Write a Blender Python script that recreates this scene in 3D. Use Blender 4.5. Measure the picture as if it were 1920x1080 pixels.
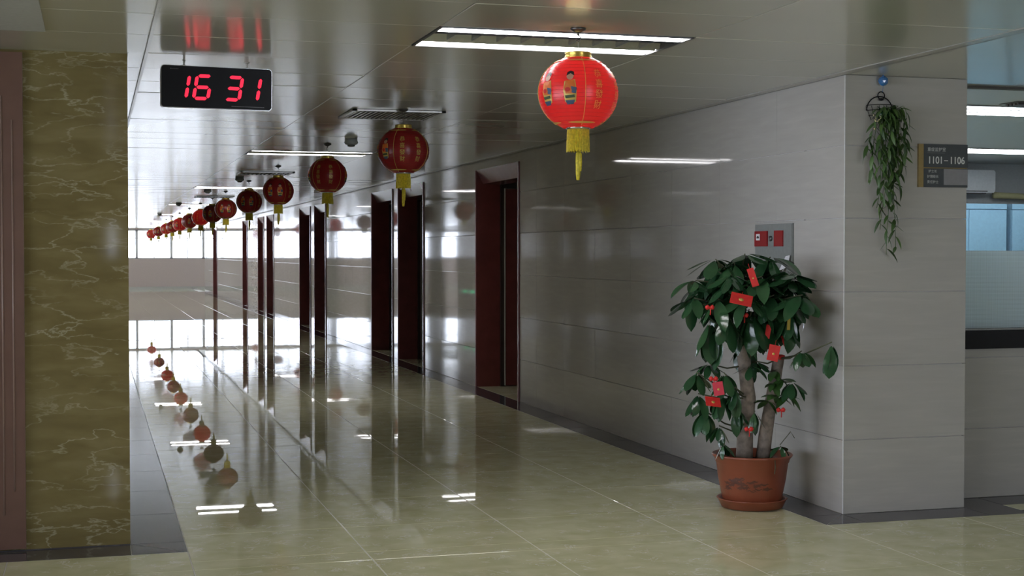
import bpy, bmesh, math, random
from mathutils import Vector, Matrix, Euler

# ------------------------------------------------------------------ camera, world, exposure
SC = bpy.context.scene
COL = SC.collection
for o in list(bpy.data.objects):
    bpy.data.objects.remove(o)

F_PX = 2700.0
CAM_H = 1.47
PITCH = math.atan(66 / F_PX)
YAW = math.atan(783 / F_PX)
cd = bpy.data.cameras.new('camera')
cd.sensor_width = 36.0
cd.lens = F_PX / 1920 * 36.0
cd.clip_end = 300
cam = bpy.data.objects.new('camera', cd)
COL.objects.link(cam)
cam.location = (0, 0, CAM_H)
cam.rotation_euler = (math.pi / 2 - PITCH, 0, -YAW)
SC.camera = cam

vs = SC.view_settings
vs.view_transform = 'Standard'
vs.look = 'None'
vs.gamma = 1.0
vs.exposure = 0.27
vs.use_curve_mapping = False

SKY = 9.0
world = bpy.data.worlds.new('overcast_sky')
SC.world = world
world.use_nodes = True
bg = world.node_tree.nodes['Background']
bg.inputs[0].default_value = (0.83, 0.87, 1.0, 1)
bg.inputs[1].default_value = SKY

def portal(loc, rot, sx, sy):
    l = bpy.data.lights.new('daylight_portal', 'AREA')
    l.shape = 'RECTANGLE'; l.size = sx; l.size_y = sy
    l.cycles.is_portal = True
    o = bpy.data.objects.new('daylight_portal', l)
    o.location = loc; o.rotation_euler = rot
    COL.objects.link(o)
    return o

H = 2.465            # ceiling
XW = 4.03            # right corridor wall
YP = 7.224           # pillar face
XP = 4.812           # pillar right edge
YS = 7.494           # nurse-station wall
YL = 7.475           # marble wall face
XL = 0.165           # left corridor wall
YFAR = 60.0
rnd = random.Random(7)

portal((4.62, -5.0, 1.45), (math.pi / 2, 0, 0), 3.3, 1.8)           # added unseen lobby windows behind (pointing +Y)
# portals sit in the window openings that light the near end
portal((XL - 0.15, 8.5, 1.3), (0, -math.pi / 2, 0), 2.2, 1.6)      # added unseen left corridor window
portal((-5.0, 0.9, 1.45), (0, -math.pi / 2, 0), 1.8, 10.6)         # added unseen lobby windows on the left (pointing +X)

# ------------------------------------------------------------------ materials
def nt(name):
    m = bpy.data.materials.new(name)
    m.use_nodes = True
    t = m.node_tree
    b = t.nodes['Principled BSDF']
    return m, t, b

def plain(name, col, rough=0.5, metal=0.0, spec=0.5, noise=0.06, scale=40.0, **kw):
    """plain paint / plastic / metal with a slight procedural variation"""
    m, t, b = nt(name)
    tc = t.nodes.new('ShaderNodeTexCoord')
    n = t.nodes.new('ShaderNodeTexNoise'); n.inputs['Scale'].default_value = scale
    n.inputs['Detail'].default_value = 3
    r = t.nodes.new('ShaderNodeValToRGB')
    r.color_ramp.elements[0].position = 0.3; r.color_ramp.elements[1].position = 0.7
    r.color_ramp.elements[0].color = [c * (1 - noise) for c in col] + [1]
    r.color_ramp.elements[1].color = [min(1, c * (1 + noise)) for c in col] + [1]
    t.links.new(tc.outputs['Object'], n.inputs['Vector'])
    t.links.new(n.outputs['Fac'], r.inputs['Fac'])
    t.links.new(r.outputs['Color'], b.inputs['Base Color'])
    b.inputs['Roughness'].default_value = rough
    b.inputs['Metallic'].default_value = metal
    b.inputs['Specular IOR Level'].default_value = spec
    for k, v in kw.items():
        b.inputs[k].default_value = v
    return m

def emit(name, col, strength):
    m, t, b = nt(name)
    b.inputs['Base Color'].default_value = (*[min(1, c) for c in col], 1)
    b.inputs['Emission Color'].default_value = (*col, 1)
    b.inputs['Emission Strength'].default_value = strength
    return m

def ramp(t, fac, stops):
    r = t.nodes.new('ShaderNodeValToRGB')
    e = r.color_ramp.elements
    e[0].position, e[0].color = stops[0][0], (*stops[0][1], 1)
    e[1].position, e[1].color = stops[-1][0], (*stops[-1][1], 1)
    for p, c in stops[1:-1]:
        x = e.new(p); x.color = (*c, 1)
    t.links.new(fac, r.inputs['Fac'])
    return r.outputs['Color']

def mathn(t, op, a, b=None, c=None):
    n = t.nodes.new('ShaderNodeMath'); n.operation = op
    for i, v in enumerate((a, b, c)):
        if v is None: continue
        if isinstance(v, (int, float)): n.inputs[i].default_value = v
        else: t.links.new(v, n.inputs[i])
    return n.outputs[0]

def noise(t, vec, scale, detail=4, dist=0.0, rough=0.5):
    n = t.nodes.new('ShaderNodeTexNoise')
    n.inputs['Scale'].default_value = scale; n.inputs['Detail'].default_value = detail
    n.inputs['Distortion'].default_value = dist; n.inputs['Roughness'].default_value = rough
    t.links.new(vec, n.inputs['Vector'])
    return n.outputs['Fac']

def mapping(t, vec, scale=(1, 1, 1), rot=(0, 0, 0), loc=(0, 0, 0)):
    m = t.nodes.new('ShaderNodeMapping')
    m.inputs['Scale'].default_value = scale; m.inputs['Rotation'].default_value = rot
    m.inputs['Location'].default_value = loc
    t.links.new(vec, m.inputs['Vector'])
    return m.outputs[0]

def mixc(t, fac, a, b):
    n = t.nodes.new('ShaderNodeMix'); n.data_type = 'RGBA'
    if isinstance(fac, (int, float)): n.inputs[0].default_value = fac
    else: t.links.new(fac, n.inputs[0])
    for i, v in ((6, a), (7, b)):
        if isinstance(v, tuple): n.inputs[i].default_value = (*v, 1)
        else: t.links.new(v, n.inputs[i])
    return n.outputs[2]

def veined(name, cols, vein, vscale, stretch, rough, vwidth=0.02, vamt=0.6, wave=0.0, cloud=1.3, rot=(0, 0, 0), sparse=(0.45, 0.62), dist=0.9, spec=0.5):
    """polished stone: cloudy base and thin broken veins, in world coordinates"""
    m, t, b = nt(name)
    g = t.nodes.new('ShaderNodeNewGeometry').outputs['Position']
    p = mapping(t, g, stretch, rot)
    base = ramp(t, noise(t, p, cloud, 5, 0.4), [(0.3, cols[0]), (0.5, cols[1]), (0.7, cols[2])])
    n1 = noise(t, p, vscale, 5, dist, 0.55)
    b.inputs['Specular IOR Level'].default_value = spec
    d = mathn(t, 'ABSOLUTE', mathn(t, 'SUBTRACT', n1, 0.5))
    v = mathn(t, 'SUBTRACT', 1.0, mathn(t, 'DIVIDE', d, vwidth))
    v = mathn(t, 'MAXIMUM', v, 0.0)
    n2 = noise(t, mapping(t, p, loc=(3.1, 1.7, 5.2)), vscale * 0.8, 3)
    brk = t.nodes.new('ShaderNodeMapRange')
    brk.inputs[1].default_value, brk.inputs[2].default_value = sparse
    t.links.new(n2, brk.inputs[0])
    v = mathn(t, 'MULTIPLY', mathn(t, 'MULTIPLY', v, brk.outputs[0]), vamt)
    t.links.new(mixc(t, v, base, vein), b.inputs['Base Color'])
    b.inputs['Roughness'].default_value = rough
    if wave:
        bp = t.nodes.new('ShaderNodeBump'); bp.inputs['Strength'].default_value = 1.0
        bp.inputs['Distance'].default_value = wave
        t.links.new(noise(t, g, 2.2, 1), bp.inputs['Height'])
        t.links.new(bp.outputs[0], b.inputs['Normal'])
    return m

M = {}
M['floor'] = veined('polished_beige_floor_tile', [(.61, .60, .36), (.68, .67, .43), (.75, .74, .50)], (.92, .92, .84), 9.0, (1, 1, 1), 0.012, vwidth=0.022, vamt=0.9, wave=0.00006, cloud=6.0, sparse=(0.5, 0.60))
M['marble'] = veined('polished_olive_yellow_marble', [(.172, .134, .052), (.205, .162, .066), (.238, .192, .086)], (.60, .58, .42), 3.6, (0.8, 1.0, 2.6), 0.06, vwidth=0.017, vamt=0.42, cloud=5.0, rot=(0, 0.25, 0), sparse=(0.34, 0.62), dist=0.25)
M['border'] = veined('polished_dark_border_stone', [(.065, .06, .066), (.085, .08, .088), (.11, .105, .115)], (.25, .24, .26), 3.0, (1, 1, 1), 0.05, vwidth=0.01, vamt=0.4, cloud=6, spec=0.22)

def wall_tile_mat():
    m, t, b = nt('polished_greige_wall_tile')
    g = t.nodes.new('ShaderNodeNewGeometry').outputs['Position']
    p = mapping(t, g, (1.5, 1.5, 14))
    base = ramp(t, noise(t, p, 2.0, 6, 0.5), [(0.3, (.43, .41, .378)), (0.55, (.45, .43, .398)), (0.72, (.475, .455, .42))])
    t.links.new(base, b.inputs['Base Color'])
    b.inputs['Roughness'].default_value = 0.045
    bp = t.nodes.new('ShaderNodeBump'); bp.inputs['Strength'].default_value = 1.0
    bp.inputs['Distance'].default_value = 0.0003
    t.links.new(noise(t, g, 1.6, 1), bp.inputs['Height'])
    t.links.new(bp.outputs[0], b.inputs['Normal'])
    return m
M['wtile'] = wall_tile_mat()

def ceiling_mat():
    m, t, b = nt('satin_aluminium_ceiling_panel')
    g = t.nodes.new('ShaderNodeNewGeometry').outputs['Position']
    base = ramp(t, noise(t, g, 0.7, 3), [(0.3, (.60, .585, .53)), (0.7, (.64, .625, .57))])
    t.links.new(base, b.inputs['Base Color'])
    b.inputs['Roughness'].default_value = 0.17
    b.inputs['IOR'].default_value = 1.55
    b.inputs['Metallic'].default_value = 0.28
    return m
M['ceil'] = ceiling_mat()
M['ceilgap'] = plain('dark_ceiling_gap', (.10, .095, .09), 0.6)
M['trim'] = plain('pale_metal_trim', (.52, .51, .48), 0.25, 0.3)
M['grout'] = plain('pale_tile_joint', (.66, .65, .60), 0.7)
M['wgrout'] = plain('pale_wall_joint', (.70, .68, .66), 0.6)
M['plaster'] = plain('pale_plaster', (.55, .54, .52), 0.6)
M['backwall'] = plain('mid_beige_wall_paint', (.20, .18, .15), 0.6)  # one even mid-tone beige
M['farwall'] = plain('mauve_grey_painted_wall', (.54, .455, .44), 0.4)
M['doorred'] = plain('dark_red_door_lacquer', (.17, .046, .042), 0.3, noise=0.15, scale=6)
M['framered'] = plain('maroon_door_frame_lacquer', (.19, .075, .09), 0.25, noise=0.1, scale=6)
M['brown_highlight'] = plain('brown_flute_highlight', (.30, .20, .165), 0.3)  # lighter brown puts the flutes' highlight into their colour
M['brown'] = plain('brown_lacquered_casing', (.17, .092, .07), 0.3, noise=0.08, scale=8)
M['white'] = plain('white_enamel', (.75, .75, .75), 0.35)
M['winframe'] = plain('white_window_frame', (.62, .62, .66), 0.35)
M['black'] = plain('black_polished_stone', (.012, .012, .014), 0.12)
M['blackp'] = plain('black_satin_plastic', (.006, .006, .007), 0.35, spec=0.15)
M['chrome'] = plain('bright_metal', (.62, .62, .62), 0.18, 1.0)
M['gunmetal'] = plain('dark_metal', (.12, .12, .12), 0.35, 0.8)
M['reflector'] = plain('brushed_louvre_metal', (.40, .41, .40), 0.22, 0.75)
M['gold'] = plain('gold_foil', (.60, .44, .09), 0.3, 0.7)
M['goldprint'] = plain('gold_print', (.62, .42, .10), 0.35, 0.2)
M['yellow'] = plain('yellow_silk_fringe', (.62, .50, .035), 0.6, noise=0.25, scale=90)
M['greybox'] = plain('grey_enamelled_steel', (.22, .23, .22), 0.4)
M['alarm'] = plain('red_alarm_plastic', (.27, .010, .013), 0.35)
M['paper'] = plain('white_paper', (.72, .72, .74), 0.7)
M['packet'] = plain('red_paper_packet', (.60, .022, .018), 0.6, noise=0.1)
M['packetpink'] = plain('pinkish_red_packet', (.58, .03, .06), 0.35)
M['terracotta'] = plain('terracotta_plastic', (.235, .060, .028), 0.35, noise=0.1, scale=7)
M['ink'] = plain('dark_brushed_ink', (.10, .034, .020), 0.5)
M['soil'] = plain('dark_soil', (.02, .014, .01), 0.95, noise=0.5, scale=60)
M['bark'] = plain('grey_brown_bark', (.26, .21, .17), 0.8, noise=0.35, scale=28)
M['twig'] = plain('green_brown_twig', (.07, .075, .035), 0.6)
M['signdark'] = plain('slate_sign_plate', (.068, .075, .080), 0.4)
M['signgold'] = plain('brass_sign_strip', (.40, .29, .125), 0.35, 0.4)
M['card'] = plain('grey_name_card', (.25, .24, .25), 0.5)
M['lettering'] = plain('pale_grey_lettering', (.62, .62, .60), 0.5)
M['bluepanel'] = plain('pale_blue_laminate', (.185, .345, .48), 0.4)
M['pipe'] = plain('yellowish_pipe_wrap', (.42, .40, .20), 0.7)
M['acwhite'] = plain('white_appliance_plastic', (.70, .72, .74), 0.4)
M['darkbrown'] = plain('dark_brown_slat', (.03, .018, .015), 0.4)
M['skin'] = plain('printed_skin_tone', (.55, .30, .20), 0.5)
M['darkgreen'] = plain('printed_dark_green', (.05, .08, .03), 0.5)
M['hair'] = plain('printed_black', (.02, .018, .02), 0.5)
M['bluep'] = plain('printed_blue', (.06, .09, .16), 0.5)
M['orangep'] = plain('printed_orange', (.70, .16, .02), 0.5)
M['blueglass'] = plain('blue_glass', (.03, .16, .42), 0.08, 0.0, 0.8, **{'Coat Weight': 1.0})
M['statgrey'] = plain('grey_ceiling_paint', (.40, .42, .43), 0.35)
M['hatch'] = plain('matt_pale_grey_board', (.46, .46, .45), 0.7)
M['tube'] = emit('lit_fluorescent_bay', (1.0, .98, 1.0), 15.0)
M['tubestation'] = emit('lit_louvre_bay', (.97, .98, 1.0), 13.0)
M['led'] = emit('red_led', (1.0, .018, .055), 1.1)
M['exitgreen'] = emit('green_exit_sign', (.05, 1.0, .45), 4.0)
M['bulb'] = emit('warm_bulb', (1.0, .72, .42), 42.0)
M['bulbfar'] = emit('warm_bulb_distant', (1.0, .72, .42), 14.0)

def leaf_mat(name, c1, c2, rough, rib=0.0):
    m, t, b = nt(name)
    oi = t.nodes.new('ShaderNodeObjectInfo')
    tc = t.nodes.new('ShaderNodeTexCoord')
    n = noise(t, tc.outputs['Object'], 14, 3)
    f = mathn(t, 'MULTIPLY_ADD', oi.outputs['Random'], 0.6, mathn(t, 'MULTIPLY', n, 0.4))
    col = ramp(t, f, [(0.1, c1), (0.9, c2)])
    t.links.new(col, b.inputs['Base Color'])
    b.inputs['Roughness'].default_value = rough
    bp = t.nodes.new('ShaderNodeBump'); bp.inputs['Strength'].default_value = 0.15; bp.inputs['Distance'].default_value = 0.006
    t.links.new(noise(t, tc.outputs['Object'], 26, 2), bp.inputs['Height'])
    t.links.new(bp.outputs[0], b.inputs['Normal'])
    return m
M['leaf'] = leaf_mat('glossy_dark_green_leaf', (.014, .048, .020), (.036, .100, .038), 0.14)
M['leafyoung'] = leaf_mat('young_green_leaf', (.030, .085, .022), (.065, .15, .035), 0.3)
M['vineleaf'] = leaf_mat('artificial_vine_leaf', (.016, .045, .012), (.095, .18, .040), 0.45)

def paper_lantern():
    m, t, b = nt('red_lantern_fabric')
    out = t.nodes['Material Output']
    tc = t.nodes.new('ShaderNodeTexCoord')
    n = noise(t, tc.outputs['Object'], 30, 2)
    col = ramp(t, n, [(0.3, (.27, .010, .013)), (0.7, (.32, .013, .017))])
    t.links.new(col, b.inputs['Base Color'])
    b.inputs['Roughness'].default_value = 0.28
    tr = t.nodes.new('ShaderNodeBsdfTranslucent')
    tr.inputs[0].default_value = (.85, .035, .055, 1)
    mx = t.nodes.new('ShaderNodeMixShader'); mx.inputs[0].default_value = 0.22
    t.links.new(b.outputs[0], mx.inputs[1]); t.links.new(tr.outputs[0], mx.inputs[2])
    t.links.new(mx.outputs[0], out.inputs[0])
    return m
M['lantern'] = paper_lantern()

def glass_mat(name, tint, refl_rough=0.0):
    m, t, b = nt(name)
    out = t.nodes['Material Output']
    tr = t.nodes.new('ShaderNodeBsdfTransparent'); tr.inputs[0].default_value = (*tint, 1)
    gl = t.nodes.new('ShaderNodeBsdfGlossy'); gl.inputs['Roughness'].default_value = refl_rough
    fr = t.nodes.new('ShaderNodeFresnel'); fr.inputs[0].default_value = 1.45
    mx = t.nodes.new('ShaderNodeMixShader')
    t.links.new(fr.outputs[0], mx.inputs[0]); t.links.new(tr.outputs[0], mx.inputs[1]); t.links.new(gl.outputs[0], mx.inputs[2])
    t.links.new(mx.outputs[0], out.inputs[0])
    return m
M['glass'] = glass_mat('clear_window_glass', (.95, .97, .98))

def film_mat():
    """white dotted privacy film: dots that fade out to clear"""
    m, t, b = nt('dotted_privacy_film')
    out = t.nodes['Material Output']
    g = t.nodes.new('ShaderNodeNewGeometry').outputs['Position']
    sp = t.nodes.new('ShaderNodeSeparateXYZ'); t.links.new(g, sp.inputs[0])
    k = 2 * math.pi / 0.016
    sx = mathn(t, 'SINE', mathn(t, 'MULTIPLY', mathn(t, 'ADD', sp.outputs[0], sp.outputs[2]), k))
    sz = mathn(t, 'SINE', mathn(t, 'MULTIPLY', mathn(t, 'SUBTRACT', sp.outputs[0], sp.outputs[2]), k))
    dots = mathn(t, 'MULTIPLY_ADD', mathn(t, 'MULTIPLY', sx, sz), 0.2, 0.8)
    dif = t.nodes.new('ShaderNodeBsdfDiffuse'); dif.inputs[0].default_value = (.80, .86, .89, 1)
    trl = t.nodes.new('ShaderNodeBsdfTranslucent'); trl.inputs[0].default_value = (.74, .84, .88, 1)
    a = t.nodes.new('ShaderNodeMixShader'); a.inputs[0].default_value = 0.55
    t.links.new(dif.outputs[0], a.inputs[1]); t.links.new(trl.outputs[0], a.inputs[2])
    tr = t.nodes.new('ShaderNodeBsdfTransparent'); tr.inputs[0].default_value = (.85, .93, .96, 1)
    mx = t.nodes.new('ShaderNodeMixShader')
    t.links.new(dots, mx.inputs[0]); t.links.new(tr.outputs[0], mx.inputs[1]); t.links.new(a.outputs[0], mx.inputs[2])
    t.links.new(mx.outputs[0], out.inputs[0])
    return m
M['film'] = film_mat()

# ------------------------------------------------------------------ helpers
def mesh_obj(name, me, parent=None, loc=(0, 0, 0), rot=(0, 0, 0), scale=(1, 1, 1)):
    o = bpy.data.objects.new(name, me)
    COL.objects.link(o)
    o.location = loc; o.rotation_euler = rot; o.scale = scale
    if parent is not None: o.parent = parent
    return o

def empty(name, loc=(0, 0, 0), rot=(0, 0, 0), parent=None):
    o = bpy.data.objects.new(name, None)
    o.empty_display_size = 0.1
    COL.objects.link(o); o.location = loc; o.rotation_euler = rot
    if parent is not None: o.parent = parent
    return o

def tag(o, label, cat, group=None):
    o['label'] = label; o['category'] = cat
    if group: o['group'] = group
    return o

def struct(o, label=None):
    o['kind'] = 'structure'
    if label: o['label'] = label
    return o

class MB:
    """collects simple shapes into one mesh"""
    def __init__(s): s.v = []; s.f = []; s.mi = []; s.sm = []
    def add(s, vs, fs, mi=0, smooth=False):
        n = len(s.v); s.v += [tuple(p) for p in vs]
        s.f += [tuple(i + n for i in f) for f in fs]
        s.mi += [mi] * len(fs); s.sm += [smooth] * len(fs)
        return s
    def box(s, x0, x1, y0, y1, z0, z1, mi=0):
        v = [(x, y, z) for z in (z0, z1) for y in (y0, y1) for x in (x0, x1)]
        return s.add(v, [(0, 2, 3, 1), (4, 5, 7, 6), (0, 1, 5, 4), (2, 6, 7, 3), (0, 4, 6, 2), (1, 3, 7, 5)], mi)
    def lathe(s, prof, seg=32, c=(0, 0, 0), mi=0, smooth=True, close=True):
        n = len(prof); v = []
        for r, z in prof:
            for k in range(seg):
                a = 2 * math.pi * k / seg
                v.append((c[0] + r * math.cos(a), c[1] + r * math.sin(a), c[2] + z))
        f = [(i * seg + k, i * seg + (k + 1) % seg, (i + 1) * seg + (k + 1) % seg, (i + 1) * seg + k) for i in range(n - 1) for k in range(seg)]
        if close:
            f.append(tuple(range(seg))[::-1]); f.append(tuple((n - 1) * seg + k for k in range(seg)))
        return s.add(v, f, mi, smooth)
    def tube(s, pts, rad, seg=8, mi=0):
        pts = [Vector(p) for p in pts]; n = len(pts)
        rad = rad if isinstance(rad, (list, tuple)) else [rad] * n
        v = []; prev = None
        for i, p in enumerate(pts):
            d = (pts[min(i + 1, n - 1)] - pts[max(i - 1, 0)])
            d = d.normalized() if d.length > 1e-9 else Vector((0, 0, 1))
            a = prev if prev is not None else (Vector((0, 0, 1)) if abs(d.z) < 0.9 else Vector((1, 0, 0)))
            u = (a - d * a.dot(d)); u = u.normalized() if u.length > 1e-6 else d.orthogonal().normalized()
            w = d.cross(u); prev = u
            for k in range(seg):
                t = 2 * math.pi * k / seg
                v.append(p + (u * math.cos(t) + w * math.sin(t)) * rad[i])
        f = [(i * seg + k, i * seg + (k + 1) % seg, (i + 1) * seg + (k + 1) % seg, (i + 1) * seg + k) for i in range(n - 1) for k in range(seg)]
        f.append(tuple(range(seg))[::-1]); f.append(tuple((n - 1) * seg + k for k in range(seg)))
        return s.add(v, f, mi, True)
    def torus(s, c, R, r, axis='Y', a0=0, a1=2 * math.pi, n=24, seg=8, mi=0):
        pts = []
        for k in range(n + 1):
            a = a0 + (a1 - a0) * k / n
            if axis == 'Y': pts.append((c[0] + R * math.cos(a), c[1], c[2] + R * math.sin(a)))
            elif axis == 'Z': pts.append((c[0] + R * math.cos(a), c[1] + R * math.sin(a), c[2]))
            else: pts.append((c[0], c[1] + R * math.cos(a), c[2] + R * math.sin(a)))
        return s.tube(pts, r, seg, mi)
    def mesh(s, name, *mats):
        me = bpy.data.meshes.new(name)
        me.from_pydata(s.v, [], s.f)
        for m in mats: me.materials.append(m)
        for p, i, sm in zip(me.polygons, s.mi, s.sm):
            p.material_index = i; p.use_smooth = sm
        me.update()
        return me
    def build(s, name, mats, parent=None, **kw):
        if not isinstance(mats, (list, tuple)): mats = [mats]
        return mesh_obj(name, s.mesh(name, *mats), parent, **kw)

def box(name, x0, x1, y0, y1, z0, z1, mat, parent=None):
    """box whose origin is at its own centre bottom"""
    cx, cy = (x0 + x1) / 2, (y0 + y1) / 2
    return MB().box(x0 - cx, x1 - cx, y0 - cy, y1 - cy, 0, z1 - z0).build(name, mat, parent, loc=(cx, cy, z0))

_tiles = {}
def tile_mesh(w, l, th, ch, mat, cx=None):
    """a slab w x l lying in XY, top at z=0, chamfered top edges; shared between equal sizes"""
    cx = ch if cx is None else cx
    key = (round(w, 4), round(l, 4), th, ch, mat, cx)
    if key not in _tiles:
        a, b = w / 2, l / 2
        v = [(-a, -b, -th), (a, -b, -th), (a, b, -th), (-a, b, -th),
             (-a, -b, -ch), (a, -b, -ch), (a, b, -ch), (-a, b, -ch),
             (-a + cx, -b + ch, 0), (a - cx, -b + ch, 0), (a - cx, b - ch, 0), (-a + cx, b - ch, 0)]
        f = [(0, 1, 5, 4), (1, 2, 6, 5), (2, 3, 7, 6), (3, 0, 4, 7), (4, 5, 9, 8), (5, 6, 10, 9), (6, 7, 11, 10), (7, 4, 8, 11), (8, 9, 10, 11)]
        _tiles[key] = MB().add(v, f).mesh('tile', M[mat])
    return _tiles[key]

ROT = {'up': Matrix.Identity(3), 'down': Matrix(((1, 0, 0), (0, -1, 0), (0, 0, -1))),
       # local z -> outward; local x along width, local y along second axis
       '-x': Matrix(((0, 0, -1), (-1, 0, 0), (0, 1, 0))),     # width runs along -Y, height +Z, outward -X
       '+x': Matrix(((0, 0, 1), (1, 0, 0), (0, 1, 0))),
       '-y': Matrix(((1, 0, 0), (0, 0, -1), (0, 1, 0))),
       '+y': Matrix(((-1, 0, 0), (0, 0, 1), (0, 1, 0)))}

def put_tile(name, centre, w, l, facing, mat, parent, th=0.012, ch=0.002, tilt=0.0, far=None):
    me = tile_mesh(w, l, th, ch, mat, .0002 if mat == 'wtile' else None)
    r = ROT[facing]
    if tilt:
        t = Euler((rnd.uniform(-tilt, tilt), rnd.uniform(-tilt, tilt), 0)).to_matrix()
        r = r @ t
    mw = Matrix.Translation(Vector(centre)) @ r.to_4x4()
    if far is not None:
        far.add([mw @ v.co for v in me.vertices], [tuple(p.vertices) for p in me.polygons])
        return None
    o = bpy.data.objects.new(name, me); COL.objects.link(o)
    o.parent = parent
    o.matrix_local = mw if parent is None else parent.matrix_world.inverted() @ mw
    return o

def set_stuff(o):
    o['kind'] = 'stuff'; return o

# ------------------------------------------------------------------ floor
TP = 0.84
floor = struct(MB().box(-9.2, 12.2, -5.2, YFAR + 0.4, -0.2, -0.0012).build('floor', M['grout']))
farfloor = MB()
def floor_rect(x0, x1, y0, y1, ox, oy, near):
    """beige tiles over a rectangle, on a grid anchored at (ox, oy)"""
    i0 = math.floor((x0 - ox) / TP + 1e-6); i1 = math.ceil((x1 - ox) / TP - 1e-6)
    j0 = math.floor((y0 - oy) / TP + 1e-6); j1 = math.ceil((y1 - oy) / TP - 1e-6)
    for j in range(j0, j1):
        for i in range(i0, i1):
            a0, a1 = max(x0, ox + i * TP), min(x1, ox + (i + 1) * TP)
            b0, b1 = max(y0, oy + j * TP), min(y1, oy + (j + 1) * TP)
            if a1 - a0 < 0.03 or b1 - b0 < 0.03: continue
            part = near((a0 + a1) / 2, (b0 + b1) / 2)
            put_tile('floor_tile', ((a0 + a1) / 2, (b0 + b1) / 2, 0), a1 - a0 - 0.006, b1 - b0 - 0.0025, 'up', 'floor', floor,
                     th=0.012, ch=0.0012, tilt=0.0004, far=None if part else farfloor)
XB0, XB1 = 0.432, 3.79     # inner edges of the dark border
YB0 = 7.21; YB1 = 6.967
nearf = lambda x, y: (4.2 < y < 26 and -1.2 < x < 6)
floor_rect(XB0, XB1, YB1, YFAR, XB0, 6.78, nearf)                # corridor
floor_rect(XB0, 5.08, 5.1, YB1, XB0, 6.78 - 0.84 * 3, nearf)     # lobby front of corridor
floor_rect(-5.0, XB0, 5.1, YB0, XB0, 6.78, nearf)
floor_rect(5.08, 12, 5.1, YB1, XB0, 6.78, nearf)
floor_rect(-5.0, 12, -5.0, 5.1, XB0, 6.78, lambda x, y: False)
floor_rect(5.08, 12, YB1 + 0.10, 7.24, 5.08, 6.78, nearf)
floor_rect(XW, 8.0, 12.9, YFAR, XB1, 6.78, lambda x, y: 13 < y < 22 and x < 5.4)   # ward rooms
floor_rect(4.9, 12, 7.7, 12.9, XB0, 6.78, lambda x, y: False)
floor_rect(-9.0, XB0, 31.9, YFAR, XB0, 6.78, lambda x, y: False)
# dark border strips, tile by tile
def border(x0, x1, y0, y1, along, part=True):
    if along == 'y':
        n = max(1, round((y1 - y0) / TP)); d = (y1 - y0) / n
        for k in range(n):
            put_tile('border_tile', ((x0 + x1) / 2, y0 + d * (k + .5), 0), x1 - x0 - .003, d - .003, 'up', 'border', floor, ch=.0012, tilt=.0004,
                     far=None if (part and y0 + d * k < 26) else farborder)
    else:
        n = max(1, round((x1 - x0) / TP)); d = (x1 - x0) / n
        for k in range(n):
            put_tile('border_tile', (x0 + d * (k + .5), (y0 + y1) / 2, 0), d - .003, y1 - y0 - .003, 'up', 'border', floor, ch=.0012, tilt=.0004,
                     far=None if part else farborder)
farborder = MB()
def mitre(verts):
    me = MB().add([(x, y, 0) for x, y in verts], [tuple(range(len(verts)))]).mesh('border_tile', M['border'])
    mesh_obj('border_tile', me, floor)
border(XL, XB0, YL, 31.5, 'y')
border(XL - 1.32, XL, YB0, YL, 'x'); border(-5, XL - 1.32, YB0, YL, 'x', False)
mitre([(XL + .002, YL - .004), (XL + .002, YB0 + .002), (XB0 - .004, YB0 + .002)])
mitre([(XL + .006, YL - .002), (XB0 - .002, YB0 + .004), (XB0 - .002, YL - .002)])
border(XB1, XW, YP, 55.8, 'y')
border(XW, XP, YB1, YP, 'x')
mitre([(XB1 + .002, YB1 + .005), (XW - .005, YP - .002), (XB1 + .002, YP - .002)])
mitre([(XB1 + .005, YB1 + .002), (XW - .002, YB1 + .002), (XW - .002, YP - .005)])
border(XP, 5.08, YB1, YS, 'x')
border(5.08, 12, 7.24, YS, 'x')
border(5.08, 12, YB1, YB1 + 0.10, 'x', False)
for d0, d1 in ((13.63, 15.3), (17.92, 19.52), (19.9, 21.5)):
    pass
farborder.build('border_tiles', M['border'], floor)['kind'] = 'stuff'
farfloor.build('floor_tiles', M['floor'], floor)['kind'] = 'stuff'

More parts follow.
